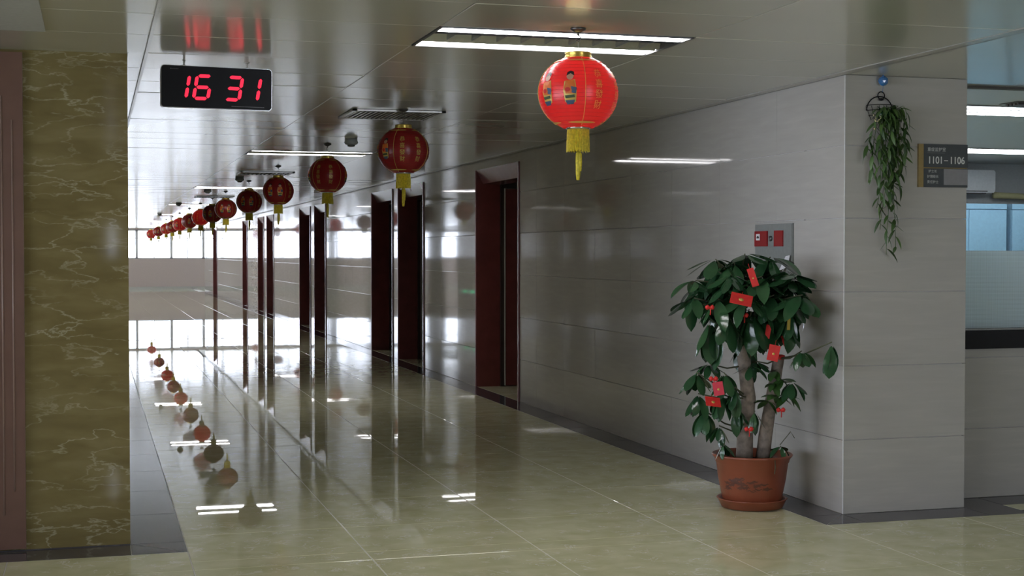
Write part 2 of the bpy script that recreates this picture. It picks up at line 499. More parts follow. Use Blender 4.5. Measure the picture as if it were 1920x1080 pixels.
# ------------------------------------------------------------------ ceiling
PX = [-4.61, -3.395, -2.18, -0.965, 0.25, 1.465, 2.68, 3.955]
PY0, PP = 6.19, 0.611
ceiling = struct(MB().box(-9.2, 12.2, -5.2, YFAR + 0.4, H + 0.16, H + 0.3).build('ceiling', M['ceilgap']))
farceil = MB()
LIGHT_K = [0, 13, 26, 39, 52, 65]
lit_cells = {(5, k) for k in LIGHT_K} | {(5, -13), (2, -8), (2, -14), (6, -9)}
k0, k1 = math.floor((-5 - PY0) / PP), math.ceil((YFAR - PY0) / PP)
for k in range(k0, k1):
    y0, y1 = PY0 + PP * k, PY0 + PP * (k + 1)
    for i in range(len(PX) - 1):
        if (i, k) in lit_cells: continue
        x0, x1 = PX[i], PX[i + 1]
        if y0 > YL - 0.7 and i < 4:
            if i < 3 or y0 > YL:
                if y0 < 31.4: continue
                if y0 > 31.4: pass
        part = 4.8 < y0 < 22 and i >= 3
        put_tile('ceiling_panel', ((x0 + x1) / 2, (y0 + y1) / 2, H), x1 - x0 - .003, y1 - y0 - .003, 'down', 'ceil', ceiling,
                 th=.012, ch=.0025, tilt=.0028, far=None if part else farceil)
    if YL - 0.7 < y0 < 31.5:      # narrow strip beside the left wall
        put_tile('ceiling_panel', ((XL + .25) / 2, (y0 + y1) / 2, H), .25 - XL - .003, y1 - y0 - .003, 'down', 'ceil', ceiling, th=.012, ch=.0025, tilt=.0016,
                 far=None if y0 < 22 else farceil)
        if y0 < YL:
            put_tile('ceiling_panel', (-.4, (y0 + min(y1, YL)) / 2, H), 2 * (XL + .4), min(y1, YL) - y0 - .003, 'down', 'ceil', ceiling, th=.012, ch=.0025, tilt=.0006,
                     far=None if y0 < 22 else farceil)
farceil_hall = None
# lobby and nurse-station ceiling right of the trim
for a, b in ((4.03, 5.25), (5.25, 6.47), (6.47, 7.69), (7.69, 8.91), (8.91, 10.13), (10.13, 12)):
    y = -5.0
    while y < YS - .05:
        y1 = min(YS, y + 1.2 if y + 1.9 < YS else YS)
        put_tile('ceiling_panel', ((a + b) / 2, (y + y1) / 2, H), b - a - .003, y1 - y - .003, 'down', 'ceil', ceiling, th=.012, ch=.0025, tilt=.0012,
                 far=None if (y > 4.5 and a < 7) else farceil)
        y = y1
farceil.build('ceiling_panels', M['ceil'], ceiling)['kind'] = 'stuff'
struct(MB().box(-9.2, 12.2, -5.2, YFAR + .4, H + .3, H + .34).build('roof_slab', M['plaster']))
struct(box('ceiling_slab', -9.0, XL - .1, 31.5, YFAR, H + .002, H + .02, M['statgrey']))
struct(box('ceiling_station', 4.3, 12, YS + .08, 14.0, H, H + .05, M['statgrey']))
struct(box('ceiling_wards', XW + .03, 8.0, 14.0, YFAR, H, H + .05, M['plaster']))
# trims along the seams
struct(box('trim_1', .247, .262, 4.5, 31.5, H - .012, H + .01, M['trim']))
struct(box('trim_2', 3.955, 4.016, -5, YFAR - 4.2, H - .004, H + .012, M['trim']))
struct(box('shadow_gap_strip', 4.016, XW + .004, -5, YFAR - 4.2, H - .002, H + .01, M['ceilgap']))  # dark strip standing in for the shadow gap beside the wall

# ------------------------------------------------------------------ right corridor wall with doors
DOORS = [(13.63, 15.3, 'far'), (17.92, 19.52, 'far'), (19.9, 21.5, 'near'), (26.0, 27.38, 'far'), (27.92, 29.46, 'near'),
         (33.88, 35.28, 'far'), (35.91, 37.24, 'near'), (39.92, 41.2, 'near'), (50.1, 51.7, 'near')]
DH = 2.37
TH = 0.4165
YEND = 55.8
wr = MB()
segs = []; y = YP
for a, b, _ in DOORS:
    segs.append((y, a)); y = b
segs.append((y, YEND))
for a, b in segs: wr.box(XW + .012, XW + .25, max(a, YP + .5), b, 0, H + .16)
for a, b, _ in DOORS: wr.box(XW + .012, XW + .25, a, b, DH, H + .16)
wall_right = struct(wr.build('wall_right', M['wgrout']), 'polished greige tiled corridor wall with red doors')
farwt = MB()
ZC = [0, .417, .833, 1.25, 1.664, 2.07, H]
def wall_tiles(parent, facing, fixed, a0, a1, part=True, z0=0.0, z1=H, wmax=0.835, mat='wtile', tilt=.0011, anchor='lo'):
    """tile courses over a wall strip; fixed = plane coordinate, a0..a1 along the wall"""
    n = max(1, math.ceil((a1 - a0) / wmax - 0.05))
    cuts = [a0 + wmax * k for k in range(n)] + [a1]
    for k in range(n):
        b0, b1 = cuts[k], cuts[k + 1]
        for c in range(6):
            c0, c1 = max(z0, ZC[c]), min(z1, ZC[c + 1])
            if c1 - c0 < .02: continue
            m = ((b0 + b1) / 2, (c0 + c1) / 2)
            ctr = (fixed, m[0], m[1]) if facing in ('-x', '+x') else (m[0], fixed, m[1])
            put_tile('wall_tile', ctr, b1 - b0 - .001, c1 - c0 - .003, facing, mat, parent, th=.012, ch=.0016, tilt=tilt, far=None if part else farwt)
for a, b in segs:
    wall_tiles(wall_right, '-x', XW, a, b, part=(a < 33))
for a, b, _ in DOORS:
    wall_tiles(wall_right, '-x', XW, a, b, part=(a < 22), z0=DH)
farwt.build('wall_tiles', M['wtile'], wall_right)['kind'] = 'stuff'

def door(i, y0, y1, hinge):
    lab = ['nearest', 'second', 'third', 'fourth', 'fifth', 'sixth', 'seventh', 'eighth', 'ninth'][i - 1]
    e = struct(empty('door_%d' % (i + 1), (XW, (y0 + y1) / 2, 0)), 'maroon framed open doorway, %s along the corridor wall' % lab)
    hy = (y1 - y0) / 2
    D = .26
    # jamb linings (near and far), splayed header, architrave edge
    j = MB().box(-.006, D, hy - .03, hy, 0, DH - .0); j.box(-.012, .004, hy - .012, hy + .012, 0, DH)
    j.build('jamb', M['doorred'], e)
    j = MB().box(-.006, D, -hy, -hy + .03, 0, DH); j.box(-.014, .004, -hy - .012, -hy + .03, 0, DH)
    j.build('jamb', M['framered'], e)
    h = MB()
    h.add([(-.01, -hy, DH), (-.01, hy, DH), (.07, hy - .03, 2.225), (.07, -hy + .03, 2.225), (D, -hy, DH + .02), (D, hy, DH + .02), (D, hy, 2.215), (D, -hy, 2.215)],
          [(0, 1, 2, 3), (3, 2, 6, 7), (7, 6, 5, 4), (4, 5, 1, 0), (0, 3, 7, 4), (1, 5, 6, 2)])
    h.build('header', M['framered'], e)
    # leaf swung into the room
    s = 1 if hinge == 'far' else -1
    yy = s * (hy - .06)
    lf = box('leaf', D + .045, D + 1.25, min(yy, yy - s * .045), max(yy, yy - s * .045), .012, 2.17, M['doorred'], e)
    MB().box(-.61, .6025, -.03, .03, 2.158, 2.164).box(-.612, -.605, -.026, .026, 0, 2.164).build('edge_strip', M['trim'], lf)
    g = MB().tube([(.48, -.035, .98), (.48, -.075, .98), (.36, -.075, .98)], .011, 8).lathe([(.026, 0), (.026, .008)], 16, (0, 0, 0))
    box('rebate', D, D + .045, hy - .075, hy - .03, 0, 2.2, M['darkbrown'], e)
    return e
for i, (a, b, hg) in enumerate(DOORS): door(i + 1, a, b, hg)

# back side of the ward rooms: enclosed, unlit
struct(box('wall_wards', 8.0, 8.2, 12.9, YFAR, 0, H, M['plaster']))
for yy in (17.6, 19.7, 25.5, 27.6, 33.5, 35.6, 39.5, 45, 50, 56):
    struct(box('wall_partition', XW + .262, 8.0, yy - .05, yy + .05, 0, H, M['plaster']))

# ------------------------------------------------------------------ pillar beside the plant
pil = struct(MB().box(XW + .012, XP - .012, YP + .012, 7.7, 0, H + .16).build('wall_pillar', M['wgrout']), 'greige tiled pillar at the corridor corner')
for c in range(6):
    z0, z1 = ZC[c], ZC[c + 1]
    put_tile('wall_tile', ((XW + XP) / 2, YP, (z0 + z1) / 2), XP - XW - .003, z1 - z0 - .003, '-y', 'wtile', pil, tilt=.001)
    put_tile('wall_tile', (XP, (YP + 7.48) / 2, (z0 + z1) / 2), 7.48 - YP - .003, z1 - z0 - .003, '+x', 'wtile', pil, tilt=.001)
MB().box(XW - .0015, XW + .003, YP - .0015, YP + .003, .002, H - .005).build('corner_strip', M['white'], pil)

# ------------------------------------------------------------------ nurse-station wall, window and room
ws = struct(MB().box(XP - .02, 12, YS + .012, YS + .16, 0, .89).build('wall_station', M['wgrout']), 'low greige tiled wall under the frosted station window')
for a, b in ((XP, 5.65), (5.65, 6.49), (6.49, 7.33), (7.33, 8.2), (8.2, 9.0)):
    for z0, z1 in ((0, .417), (.417, .843), (.843, .897)):
        put_tile('wall_tile', ((a + b) / 2, YS, (z0 + z1) / 2), b - a - .003, z1 - z0 - .003, '-y', 'wtile', ws, tilt=.0008)
win = struct(empty('window_1', (XP, YS, .897)), 'station window with dotted frosted film above black sill')
box('sill', 0, 7.1, -.03, .2, 0, .103, M['black'], win)
box('track', 0, 7.1, 0.02, .06, .108, .118, M['chrome'], win)
box('track_rail', 0, 7.1, .062, .09, .103, .135, M['gunmetal'], win)
MB().box(0, 1.35, .035, .041, .118, 1.6).build('pane', M['glass'], win)
MB().box(0.0, 1.349, .029, .033, .120, .586).build('privacy_film', M['film'], win)
MB().box(1.35, 7.1, .055, .061, .118, 1.6).build('pane', M['glass'], win)
MB().box(1.35, 7.1, .049, .053, .120, .586).build('privacy_film', M['film'], win)
struct(box('wall_station_back', 4.3, 8.1, 12.8, 12.9, 0, H, M['plaster']))
struct(box('wall_station_side', 8.0, 8.1, 12.9, 14.1, 0, H, M['plaster']))
struct(box('wall_station_end', 8.1, 12.2, 14.0, 14.15, 0, H, M['statgrey']))
struct(box('wall_east', 12.0, 12.2, -5.2, 14.1, 0, H + .2, M['plaster']))
struct(box('trim_4', XP, 12, YS - .004, YS + .07, H - .012, H + .02, M['ceilgap']))

# ------------------------------------------------------------------ marble wall and left side
ml = struct(MB().box(-5.2, XL, YL, YL + .2, 0, H + .16).build('wall_left', M['marble']), 'olive yellow veined marble wall beside the corridor')
# corridor left wall with one unseen daylight window added near the end
lw = MB()
lw.box(XL - .2, XL, YL + .2, 7.7, 0, H + .16)
lw.box(XL - .2, XL, 7.7, 9.3, 0, .2); lw.box(XL - .2, XL, 7.7, 9.3, 2.4, H + .16)
lw.box(XL - .2, XL, 9.3, 31.5, 0, H + .16)
struct(lw.build('wall_corridor_left', M['wtile']))
w2 = struct(empty('window_2', (XL - .1, 8.5, .2)))
fr = MB()
for yy in (-.8, -.0175, .765): fr.box(-.03, .03, yy, yy + .035, 0, 2.2)
fr.box(-.03, .03, -.8, .8, 0, .04); fr.box(-.03, .03, -.8, .8, 2.16, 2.2)
fr.build('window_frame', M['winframe'], w2)
for yy in (-.765, .0175): MB().box(-.004, .004, yy, yy + .7475, .04, 2.16).build('pane', M['glass'], w2)
# door casing with upright flutes
dc = struct(empty('door_1', (-1.2, YL, 0)), 'brown fluted door casing in the marble wall')
box('casing', .5, .868, -.022, .0, .012, 2.45, M['brown'], dc)
box('casing', -.868, -.5, -.022, .0, .012, 2.45, M['brown'], dc)
box('header', -.5, .5, -.022, .0, 2.2, 2.45, M['brown'], dc)
box('leaf', -.5, .5, -.010, .0, .012, 2.2, M['brown'], dc)
for s in (1, -1):
    for xx, z0, z1 in ((.817, .298, 2.12), (.768, .181, 2.236), (.72, .298, 2.12), (.67, .181, 2.236)):
        fl = MB().tube([(0, 0, 0), (0, 0, z1 - z0)], .0042, 8)
        fl.build('flute', M['brown_highlight'], dc, loc=(s * xx, -.022, z0))
struct(box('baseboard_left', -5, XL, YL - .008, YL, 0, .004, M['border']))

# lobby behind the camera
LWY = [(-4.4 + 2.2 * k, -4.4 + 2.2 * k + 2.05) for k in range(5)]
lb = MB().box(-5.2, -5.0, -5.2, YL, 0, .55); lb.box(-5.2, -5.0, -5.2, YL, 2.35, H + .2)
lb.box(-5.2, -5.0, -5.2, -4.4, .55, 2.35); lb.box(-5.2, -5.0, 6.45, YL, .55, 2.35)
for a, b in LWY[:-1]: lb.box(-5.2, -5.0, b, b + .15, .55, 2.35)
struct(lb.build('wall_lobby_left', M['plaster']))
for n, (a, b) in enumerate(LWY):
    w = struct(empty('window_%d' % (n + 24), (-5.1, (a + b) / 2, .55)))  # unseen lobby window, added for daylight from the left
    d = (b - a) / 2
    fr = MB()
    for yy in (-d, -.02, d - .04): fr.box(-.03, .03, yy, yy + .04, 0, 1.8)
    fr.box(-.03, .03, -d, d, 0, .04); fr.box(-.03, .03, -d, d, 1.76, 1.8)
    fr.build('window_frame', M['winframe'], w)
    MB().box(-.004, .004, -d, d, .04, 1.76).build('pane', M['glass'], w)
BWX = [(3.0 + 1.7 * k, 3.0 + 1.7 * k + 1.55) for k in range(2)]
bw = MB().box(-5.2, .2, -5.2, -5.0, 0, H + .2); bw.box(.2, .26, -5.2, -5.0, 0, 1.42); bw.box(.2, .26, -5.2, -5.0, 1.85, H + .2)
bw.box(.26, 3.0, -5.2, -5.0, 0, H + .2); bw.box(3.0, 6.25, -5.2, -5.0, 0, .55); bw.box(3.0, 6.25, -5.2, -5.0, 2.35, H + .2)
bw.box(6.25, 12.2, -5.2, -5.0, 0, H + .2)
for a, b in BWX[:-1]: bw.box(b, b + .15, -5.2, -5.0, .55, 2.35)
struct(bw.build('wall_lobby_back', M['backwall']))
w = struct(empty('window_4', (.23, -5.1, 1.42)))
MB().box(-.03, .03, -.004, .004, 0, .43).build('pane', M['glass'], w)
for n, (a, b) in enumerate(BWX):
    w = struct(empty('window_%d' % (n + 30), ((a + b) / 2, -5.1, .55)))  # unseen window behind the camera, added to light the pillar front
    d = (b - a) / 2
    fr = MB()
    for xx in (-d, -.02, d - .04): fr.box(xx, xx + .04, -.03, .03, 0, 1.8)
    fr.box(-d, d, -.03, .03, 0, .04); fr.box(-d, d, -.03, .03, 1.76, 1.8)
    fr.build('window_frame', M['winframe'], w)
    MB().box(-d, d, -.004, .004, .04, 1.76).build('pane', M['glass'], w)

# far hall on the left and far window wall
struct(box('wall_hall_near', -9.2, XL, 31.5, 31.7, 0, H + .16, M['plaster']))
hw = MB()
hw.box(-9.2, -9.0, 31.5, YFAR, 0, .9); hw.box(-9.2, -9.0, 31.5, YFAR, 2.35, H + .16)
for k in range(11): hw.box(-9.2, -9.0, 31.5 + 2.85 * k - .1, 31.5 + 2.85 * k + .25, .9, 2.35)  # gaps between the piers are unseen window openings added for hall daylight
struct(hw.build('wall_hall_left', M['plaster']))
for k, (px, py) in enumerate(((0.0, 34.5), (0.0, 42.5), (0.0, 50.5))):
    struct(box('wall_column', px - .18, px + .18, py - .18, py + .18, 0, H, M['wtile']))
SZ = 1.225
fw = MB().box(-9.2, 8.2, YFAR, YFAR + .2, 0, SZ); fw.box(-9.2, 8.2, YFAR, YFAR + .2, 2.41, H + .2)
struct(fw.build('wall_far', M['farwall']), 'mauve grey wall under the bright far windows')
struct(box('baseboard_far', -9, 8, YFAR - .01, YFAR, 0, .1, M['trim']))
MUL = [4.285, 3.01, 1.647, .35, -1.0, -2.3, -3.6, -4.9, -6.2, -7.5, -8.9, 5.6, 7.0]
MUL.sort()
for n in range(len(MUL) - 1):
    a, b = MUL[n], MUL[n + 1]
    w = struct(empty('window_%d' % (n + 7), ((a + b) / 2, YFAR + .1, SZ)))
    d = (b - a) / 2
    fr = MB().box(-d, -d + .05, -.05, .05, 0, 1.185); fr.box(d - .05, d, -.05, .05, 0, 1.185)
    fr.box(-.015, .015, -.03, .03, 0, 1.185); fr.box(-d, d, -.05, .05, 0, .05); fr.box(-d, d, -.05, .05, 1.13, 1.185); fr.box(-d, d, -.04, .04, .82, .85)
    fr.build('window_frame', M['winframe'], w)
    for s in (-1, 1):
        x0, x1 = (-d + .05, -.015) if s < 0 else (.015, d - .05)
        MB().box(x0, x1, -.004, .004, .05, 1.13).build('pane', M['glass'], w)
struct(box('wall_right_end', XW + .25, 8.2, YEND, YEND + .2, 0, H, M['plaster']))

# ------------------------------------------------------------------ ceiling lights
_lt = {}
def ceiling_light(x0, y0, label, group='corridor ceiling light panels'):
    W, D, Z = 1.205, PP - .01, .1
    e = tag(empty('ceiling_light', (x0 + W / 2 + .005, y0 + PP / 2, H)), label, 'ceiling light', group)
    if not _lt:
        w, d = W / 2, D / 2
        fr = MB()
        for a in ((-w, w, -d, -d + .012, -.004, Z), (-w, w, d - .012, d, -.004, Z), (-w, -w + .012, -d, d, -.004, Z), (w - .012, w, -d, d, -.004, Z), (-w, w, -d, d, Z, Z + .01)): fr.box(*a)
        _lt['frame'] = fr.mesh('frame', M['gunmetal'])
        _lt['bay'] = MB().box(-w + .02, w - .02, -.062, .062, .0, .05).mesh('tube_bay', M['tube'])
        lv = MB()
        for s in (-1, 1):
            lv.add([(-w + .014, s * .155, .0), (w - .014, s * .155, 0), (w - .014, s * .09, .055), (-w + .014, s * .09, .055)], [(0, 1, 2, 3)])
            lv.add([(-w + .014, s * .02, .05), (w - .014, s * .02, .05), (w - .014, s * .095, .0), (-w + .014, s * .095, .0)], [(0, 1, 2, 3)])
        lv.add([(-w + .014, -.1, .06), (w - .014, -.1, .06), (w - .014, .1, .06), (-w + .014, .1, .06)], [(0, 1, 2, 3)])
        _lt['louvre'] = lv.mesh('reflector', M['reflector'])
        _lt['fin'] = MB().box(-.002, .002, -.085, .085, .0, .05).mesh('fin', M['reflector'])
    mesh_obj('frame', _lt['frame'], e)
    for s in (-1, 1): mesh_obj('tube_bay', _lt['bay'], e, loc=(0, s * .222, 0))
    mesh_obj('reflector', _lt['louvre'], e)
    for q in range(9): mesh_obj('fin', _lt['fin'], e, loc=(-.48 + .12 * q, 0, 0))
    return e
names = ['ceiling light panel with two lit tubes above the nearest lantern', 'lit ceiling light panel right beside the third lantern',
         'lit ceiling light panel just beyond the fifth lantern', 'fourth lit ceiling light panel down the corridor',
         'fifth lit ceiling light panel, small and far down the corridor', 'farthest lit ceiling light panel before the end windows']
for k, nm in zip(LIGHT_K, names): ceiling_light(PX[5], PY0 + PP * k, nm)
for (i, k), nm in zip(((5, -13), (2, -8), (2, -14), (6, -9)), ('added unseen lobby light panel above and behind the camera', 'added unseen lobby light panel to the left near the brown door', 'added unseen lobby light panel in the far left back', 'added unseen lobby light panel to the right of the camera')):
    ceiling_light(PX[i], PY0 + PP * k, nm, 'added unseen lobby light panels')  # lobby panels out of view, added to brighten the near end

def station_light(x0, y0, label):
    W, D = 2.4, .6
    e = tag(empty('louvre_light', (x0 + W / 2, y0 + D / 2, H)), label, 'ceiling light', 'station ceiling lights')
    MB().box(-W / 2, W / 2, -D / 2, D / 2, -.006, -.002).build('frame', M['gunmetal'], e)
    for s in (-1, 0, 1):
        for q in range(12):
            MB().box(-.092, .092, -.058, .058, -.008, -.006).build('tube_bay', M['tubestation'], e, loc=(-W / 2 + .1 + .2 * q, s * .19, 0)) if q == 0 and s == -1 else None
    me = bpy.data.meshes['tube_bay.001'] if 'tube_bay.001' in bpy.data.meshes else None
    me = [c.data for c in e.children if c.name.startswith('tube_bay')][0]
    for s in (-1, 0, 1):
        for q in range(12):
            if q == 0 and s == -1: continue
            mesh_obj('tube_bay', me, e, loc=(-W / 2 + .1 + .2 * q, s * .19, 0))
    return e
station_light(4.95, 8.46, 'bright louvred light over the station window, nearer one')
station_light(7.3, 11.93, 'bright louvred light deeper inside the station room')

# ------------------------------------------------------------------ ceiling vents and detectors
def vent(x0, x1, y0, y1, label, n=18):
    e = tag(empty('air_vent', ((x0 + x1) / 2, (y0 + y1) / 2, H)), label, 'vent', 'corridor ceiling vents')
    w, d = (x1 - x0) / 2, (y1 - y0) / 2
    MB().box(-w, w, -d, d, -.003, 0).build('backing', M['hair'], e)
    f = MB()
    for a in ((-w, w, -d, -d + .025), (-w, w, d - .025, d), (-w, -w + .03, -d, d), (w - .03, w, -d, d)): f.box(*a, -.014, -.002)
    f.build('frame', M['trim'], e)
    sl = None
    for q in range(n):
        xx = -w + .045 + (2 * w - .09) * q / (n - 1)
        if sl is None:
            sl = MB().box(-.006, .006, -d + .03, d - .03, -.013, -.003).mesh('slat', M['trim'])
        mesh_obj('slat', sl, e, loc=(xx, 0, 0))
    return e
vent(1.72, 2.38, 9.87, 10.5, 'slatted air vent in the ceiling above the second lantern')
vent(1.72, 2.38, 17.8, 18.4, 'slatted air vent in the ceiling beyond the fourth lantern', 12)
vent(1.72, 2.38, 25.7, 26.3, 'slatted air vent in the ceiling by the seventh lantern', 12)
st = tag(empty('air_vent', (6.2, 8.27, H)), 'dark brown slatted vent above the station light', 'vent')
for q in range(4): box('slat', -.35, 1.2, -.07 + .04 * q, -.05 + .04 * q, -.02, 0, M['darkbrown'], st)
box('frame', -.38, 1.23, -.1, .1, -.004, .0, M['gunmetal'], st)

def detector(x, y, label, mat='statgrey'):
    e = tag(empty('smoke_detector', (x, y, H)), label, 'smoke detector', 'ceiling detectors')
    MB().lathe([(.055, 0), (.055, -.012), (.062, -.03), (.05, -.045), (.03, -.05)], 20).build('body', M[mat], e)
    MB().lathe([(.035, -.049), (.033, -.062), (.02, -.066)], 16).build('sensor', M['gunmetal'], e)
detector(2.17, 12.55, 'pale boxy detector on the ceiling above the third lantern')
detector(1.85, 19.3, 'dark detector on the ceiling left of the fifth lantern', 'greybox')
detector(1.72, 23.1, 'dark round detector on the ceiling above the sixth lantern', 'greybox')
detector(1.62, 29.4, 'small dark detector on the ceiling above the eighth lantern', 'greybox')
detector(1.6, 37.6, 'tiny dark detector on the ceiling far down the corridor', 'greybox')

hp = tag(box('ceiling_hatch', -1.42, -.203, 5.55, 6.8, H - .006, H - .0005, M['hatch']), 'plain pale grey hatch board on the ceiling by the marble wall', 'ceiling hatch')

# ------------------------------------------------------------------ lanterns
def text_mesh(body, size, mat, name='lettering', extrude=0.0, align='CENTER', bold=0.0):
    c = bpy.data.curves.new('txt', 'FONT')
    c.body = body; c.size = size; c.align_x = align; c.align_y = 'CENTER'; c.extrude = extrude; c.offset = bold
    o = bpy.data.objects.new('txt', c); COL.objects.link(o)
    dg = bpy.context.evaluated_depsgraph_get()
    me = bpy.data.meshes.new_from_object(o.evaluated_get(dg))
    bpy.data.objects.remove(o); bpy.data.curves.remove(c)
    me.name = name; me.materials.clear(); me.materials.append(mat)
    return me

LR, LHH = .179, .1525       # radius, half height of the shade
def lant_r(z):
    return LR * math.sqrt(max(0.0, 1 - (z / .166) ** 2))
def wrap(me, a0, z0, off=.0022):
    for v in me.vertices:
        x, y = v.co.x, v.co.y
        z = z0 + y; r = lant_r(z) + off
        a = a0 + x / LR
        v.co = (r * math.sin(a), -r * math.cos(a), z)
    return me
def patch(a0, z0, shape, mat, off=.0022):
    """filled outline (x, y) wrapped on the shade as a fan with a mid ring"""
    cx = sum(p[0] for p in shape) / len(shape); cy = sum(p[1] for p in shape) / len(shape)
    v = [(cx, cy, 0)] + [(cx + (x - cx) * .5, cy + (y - cy) * .5, 0) for x, y in shape] + [(x, y, 0) for x, y in shape]
    n = len(shape)
    f = [(0, 1 + k, 1 + (k + 1) % n) for k in range(n)] + [(1 + k, 1 + n + k, 1 + n + (k + 1) % n, 1 + (k + 1) % n) for k in range(n)]
    return wrap(MB().add(v, f).mesh('print', mat), a0, z0, off)
def ell(cx, cy, rx, ry, n=14): return [(cx + rx * math.cos(2 * math.pi * k / n), cy + ry * math.sin(2 * math.pi * k / n)) for k in range(n)]
def join(name, meshes):
    mb = MB(); mats = []
    for me in meshes:
        m = me.materials[0]
        if m not in mats: mats.append(m)
        mb.add([v.co for v in me.vertices], [tuple(p.vertices) for p in me.polygons], mats.index(m))
    return mb.mesh(name, *mats)

def lantern_parts():
    P = {}
    prof = []
    NR = 19
    for k in range(NR * 2 + 1):
        z = -LHH + 2 * LHH * k / (NR * 2)
        prof.append((lant_r(z) - (.0045 if k % 2 else 0), z))
    P['shade'] = MB().lathe(prof, 56, close=False).mesh('shade', M['lantern'])
    rb = MB()
    for k in range(1, NR * 2, 2):
        rb.torus((0, 0, prof[k][1]), prof[k][0] + .0006, .0007, 'Z', n=48, seg=5)
    P['rib_wires'] = rb.mesh('rib_wires', M['alarm'])
    P['cap'] = MB().lathe([(.050, .148), (.060, .150), (.0605, .160), (.057, .174), (.060, .178), (.055, .180), (.03, .1795)], 32).mesh('cap', M['gold'])
    P['rim'] = MB().lathe([(.056, -.150), (.052, -.158), (.046, -.163), (.02, -.163)], 32).mesh('bottom_rim', M['chrome'])
    seg = 88; v = []; f = []
    for i, (r, z) in enumerate(((.047, -.158), (.048, -.19), (.0495, -.225), (.0505, -.25))):
        for k in range(seg):
            a = 2 * math.pi * k / seg
            rr = r + .0022 * (1 if k % 2 else -1); zz = z - (.010 * math.sin(k * 2.3) ** 2 + (.004 if k % 2 else 0) if i == 3 else 0)
            v.append((rr * math.cos(a), rr * math.sin(a), zz))
    for i in range(3):
        for k in range(seg): f.append((i * seg + k, i * seg + (k + 1) % seg, (i + 1) * seg + (k + 1) % seg, (i + 1) * seg + k))
    P['fringe'] = MB().add(v, f).mesh('fringe', M['yellow'])
    t = MB().tube([(0, 0, -.16), (0, 0, -.262)], .003, 6)
    t.lathe([(.004, -.258), (.0105, -.266), (.0115, -.30), (.0105, -.36), (.007, -.385)], 12)
    t.lathe([(.003, -.26), (.008, -.268), (.009, -.31), (.006, -.345)], 10, (.009, -.004, 0))
    P['tassel'] = t.mesh('tassel', M['yellow'])
    # hanger: ceiling rose, hook, clear line
    hz = .2875
    hg = MB().lathe([(.012, -.020), (.034, -.008), (.035, 0)], 24, (0, 0, hz)).tube([(0, 0, hz - .016), (0, 0, hz - .032)], .006, 8)
    hg.torus((0, 0, hz - .045), .012, .0022, 'Y', math.pi * .5, -math.pi * .9, 14, 6).tube([(0, 0, hz - .056), (0, 0, .178)], .0008, 5)
    P['hanger'] = hg.mesh('hanger', M['gunmetal'])
    # seams every quarter turn
    sm = MB()
    for q in range(4):
        a = q * math.pi / 2
        pts = []
        for k in range(25):
            z = -LHH * .97 + 2 * LHH * .97 * k / 24; r = lant_r(z) + .001
            pts.append((r * math.sin(a), -r * math.cos(a), z))
        sm.tube(pts, .0016, 5)
    P['seam'] = sm.mesh('seam', M['goldprint'])
    # gold scroll motifs at top and bottom of each seam, characters, and a child print
    motif = []
    for q in range(4):
        for z0 in (-.136, .136):
            motif.append(patch(q * math.pi / 2, z0, ell(0, 0, .11 if abs(z0) > .13 else .05, .004, 16), M['goldprint']))
    P['motif'] = join('motif', motif)
    P['lettering'] = []
    for a in (math.radians(20), math.radians(58), math.radians(200), math.radians(238)):
        P['lettering'].append(join('lettering', [wrap(text_mesh(ch, .040, M['goldprint']), a, .068 - .045 * k) for k, ch in enumerate('恭喜發財')]))
    P['print'] = []
    for a in (math.radians(-22), math.radians(-60), math.radians(158), math.radians(120)):
        P['print'].append(join('child_print', [
                patch(a, 0, [(-.026, .035), (.022, .042), (.030, -.01), (.026, -.055), (0, -.066), (-.024, -.055), (-.03, -.005)], M['goldprint'], .0022),
                patch(a, 0, [(-.02, .038), (.018, .038), (.026, .0), (.018, -.02), (-.018, -.02), (-.026, .002)], M['orangep'], .003),
                patch(a, 0, [(.004, .012), (.03, .006), (.026, -.02), (.008, -.016)], M['bluep'], .0034),
                patch(a, 0, ell(-.010, -.002, .012, .010, 10), M['packet'], .0038),
                patch(a, 0, [(-.022, -.048), (.022, -.046), (.016, -.064), (-.014, -.066)], M['bluep'], .0034),
                patch(a, 0, [(-.022, -.028), (.020, -.024), (.022, -.036), (-.02, -.04)], M['darkgreen'], .0034),
                patch(a, 0, ell(-.001, .058, .0165, .018), M['skin'], .003),
                patch(a, 0, [(-.018, .058), (-.016, .074), (0, .082), (.016, .075), (.018, .058), (.008, .068), (-.006, .069)], M['hair'], .0038)]))
    return P
LP = lantern_parts()
LANT = [(2.067, 6.074, 8), (2.065, 9.83, -18), (2.055, 13.15, 139), (2.03, 16.62, 38), (2.06, 20.15, 42), (2.05, 23.7, 50),
        (2.06, 26.6, 20), (2.06, 29.6, -30), (2.06, 33.1, 70), (2.06, 37.0, 10), (2.06, 40.4, 55), (2.06, 44.0, 5), (2.06, 49.4, 33), (2.06, 56.0, 12)]
LLAB = ['glowing red lantern nearest the camera below the light panel', 'dark red lantern under the slatted ceiling vent, second from the camera',
        'red lantern below the far light panel, third from the camera', 'fourth red lantern from the camera, in front of the bright ceiling',
        'fifth red lantern from the camera, left of the fourth', 'sixth red lantern from the camera, dark against the bright end',
        'seventh red lantern, half hidden behind the sixth', 'eighth red lantern, faintly glowing in the receding row', 'ninth red lantern, dark in the receding row',
        'tenth red lantern, brightly lit in the receding row', 'eleventh red lantern, dark and tiny behind the lit one', 'twelfth red lantern, tiny and glowing red',
        'thirteenth red lantern, tiny, second from the far end', 'farthest tiny red lantern at the end of the row']
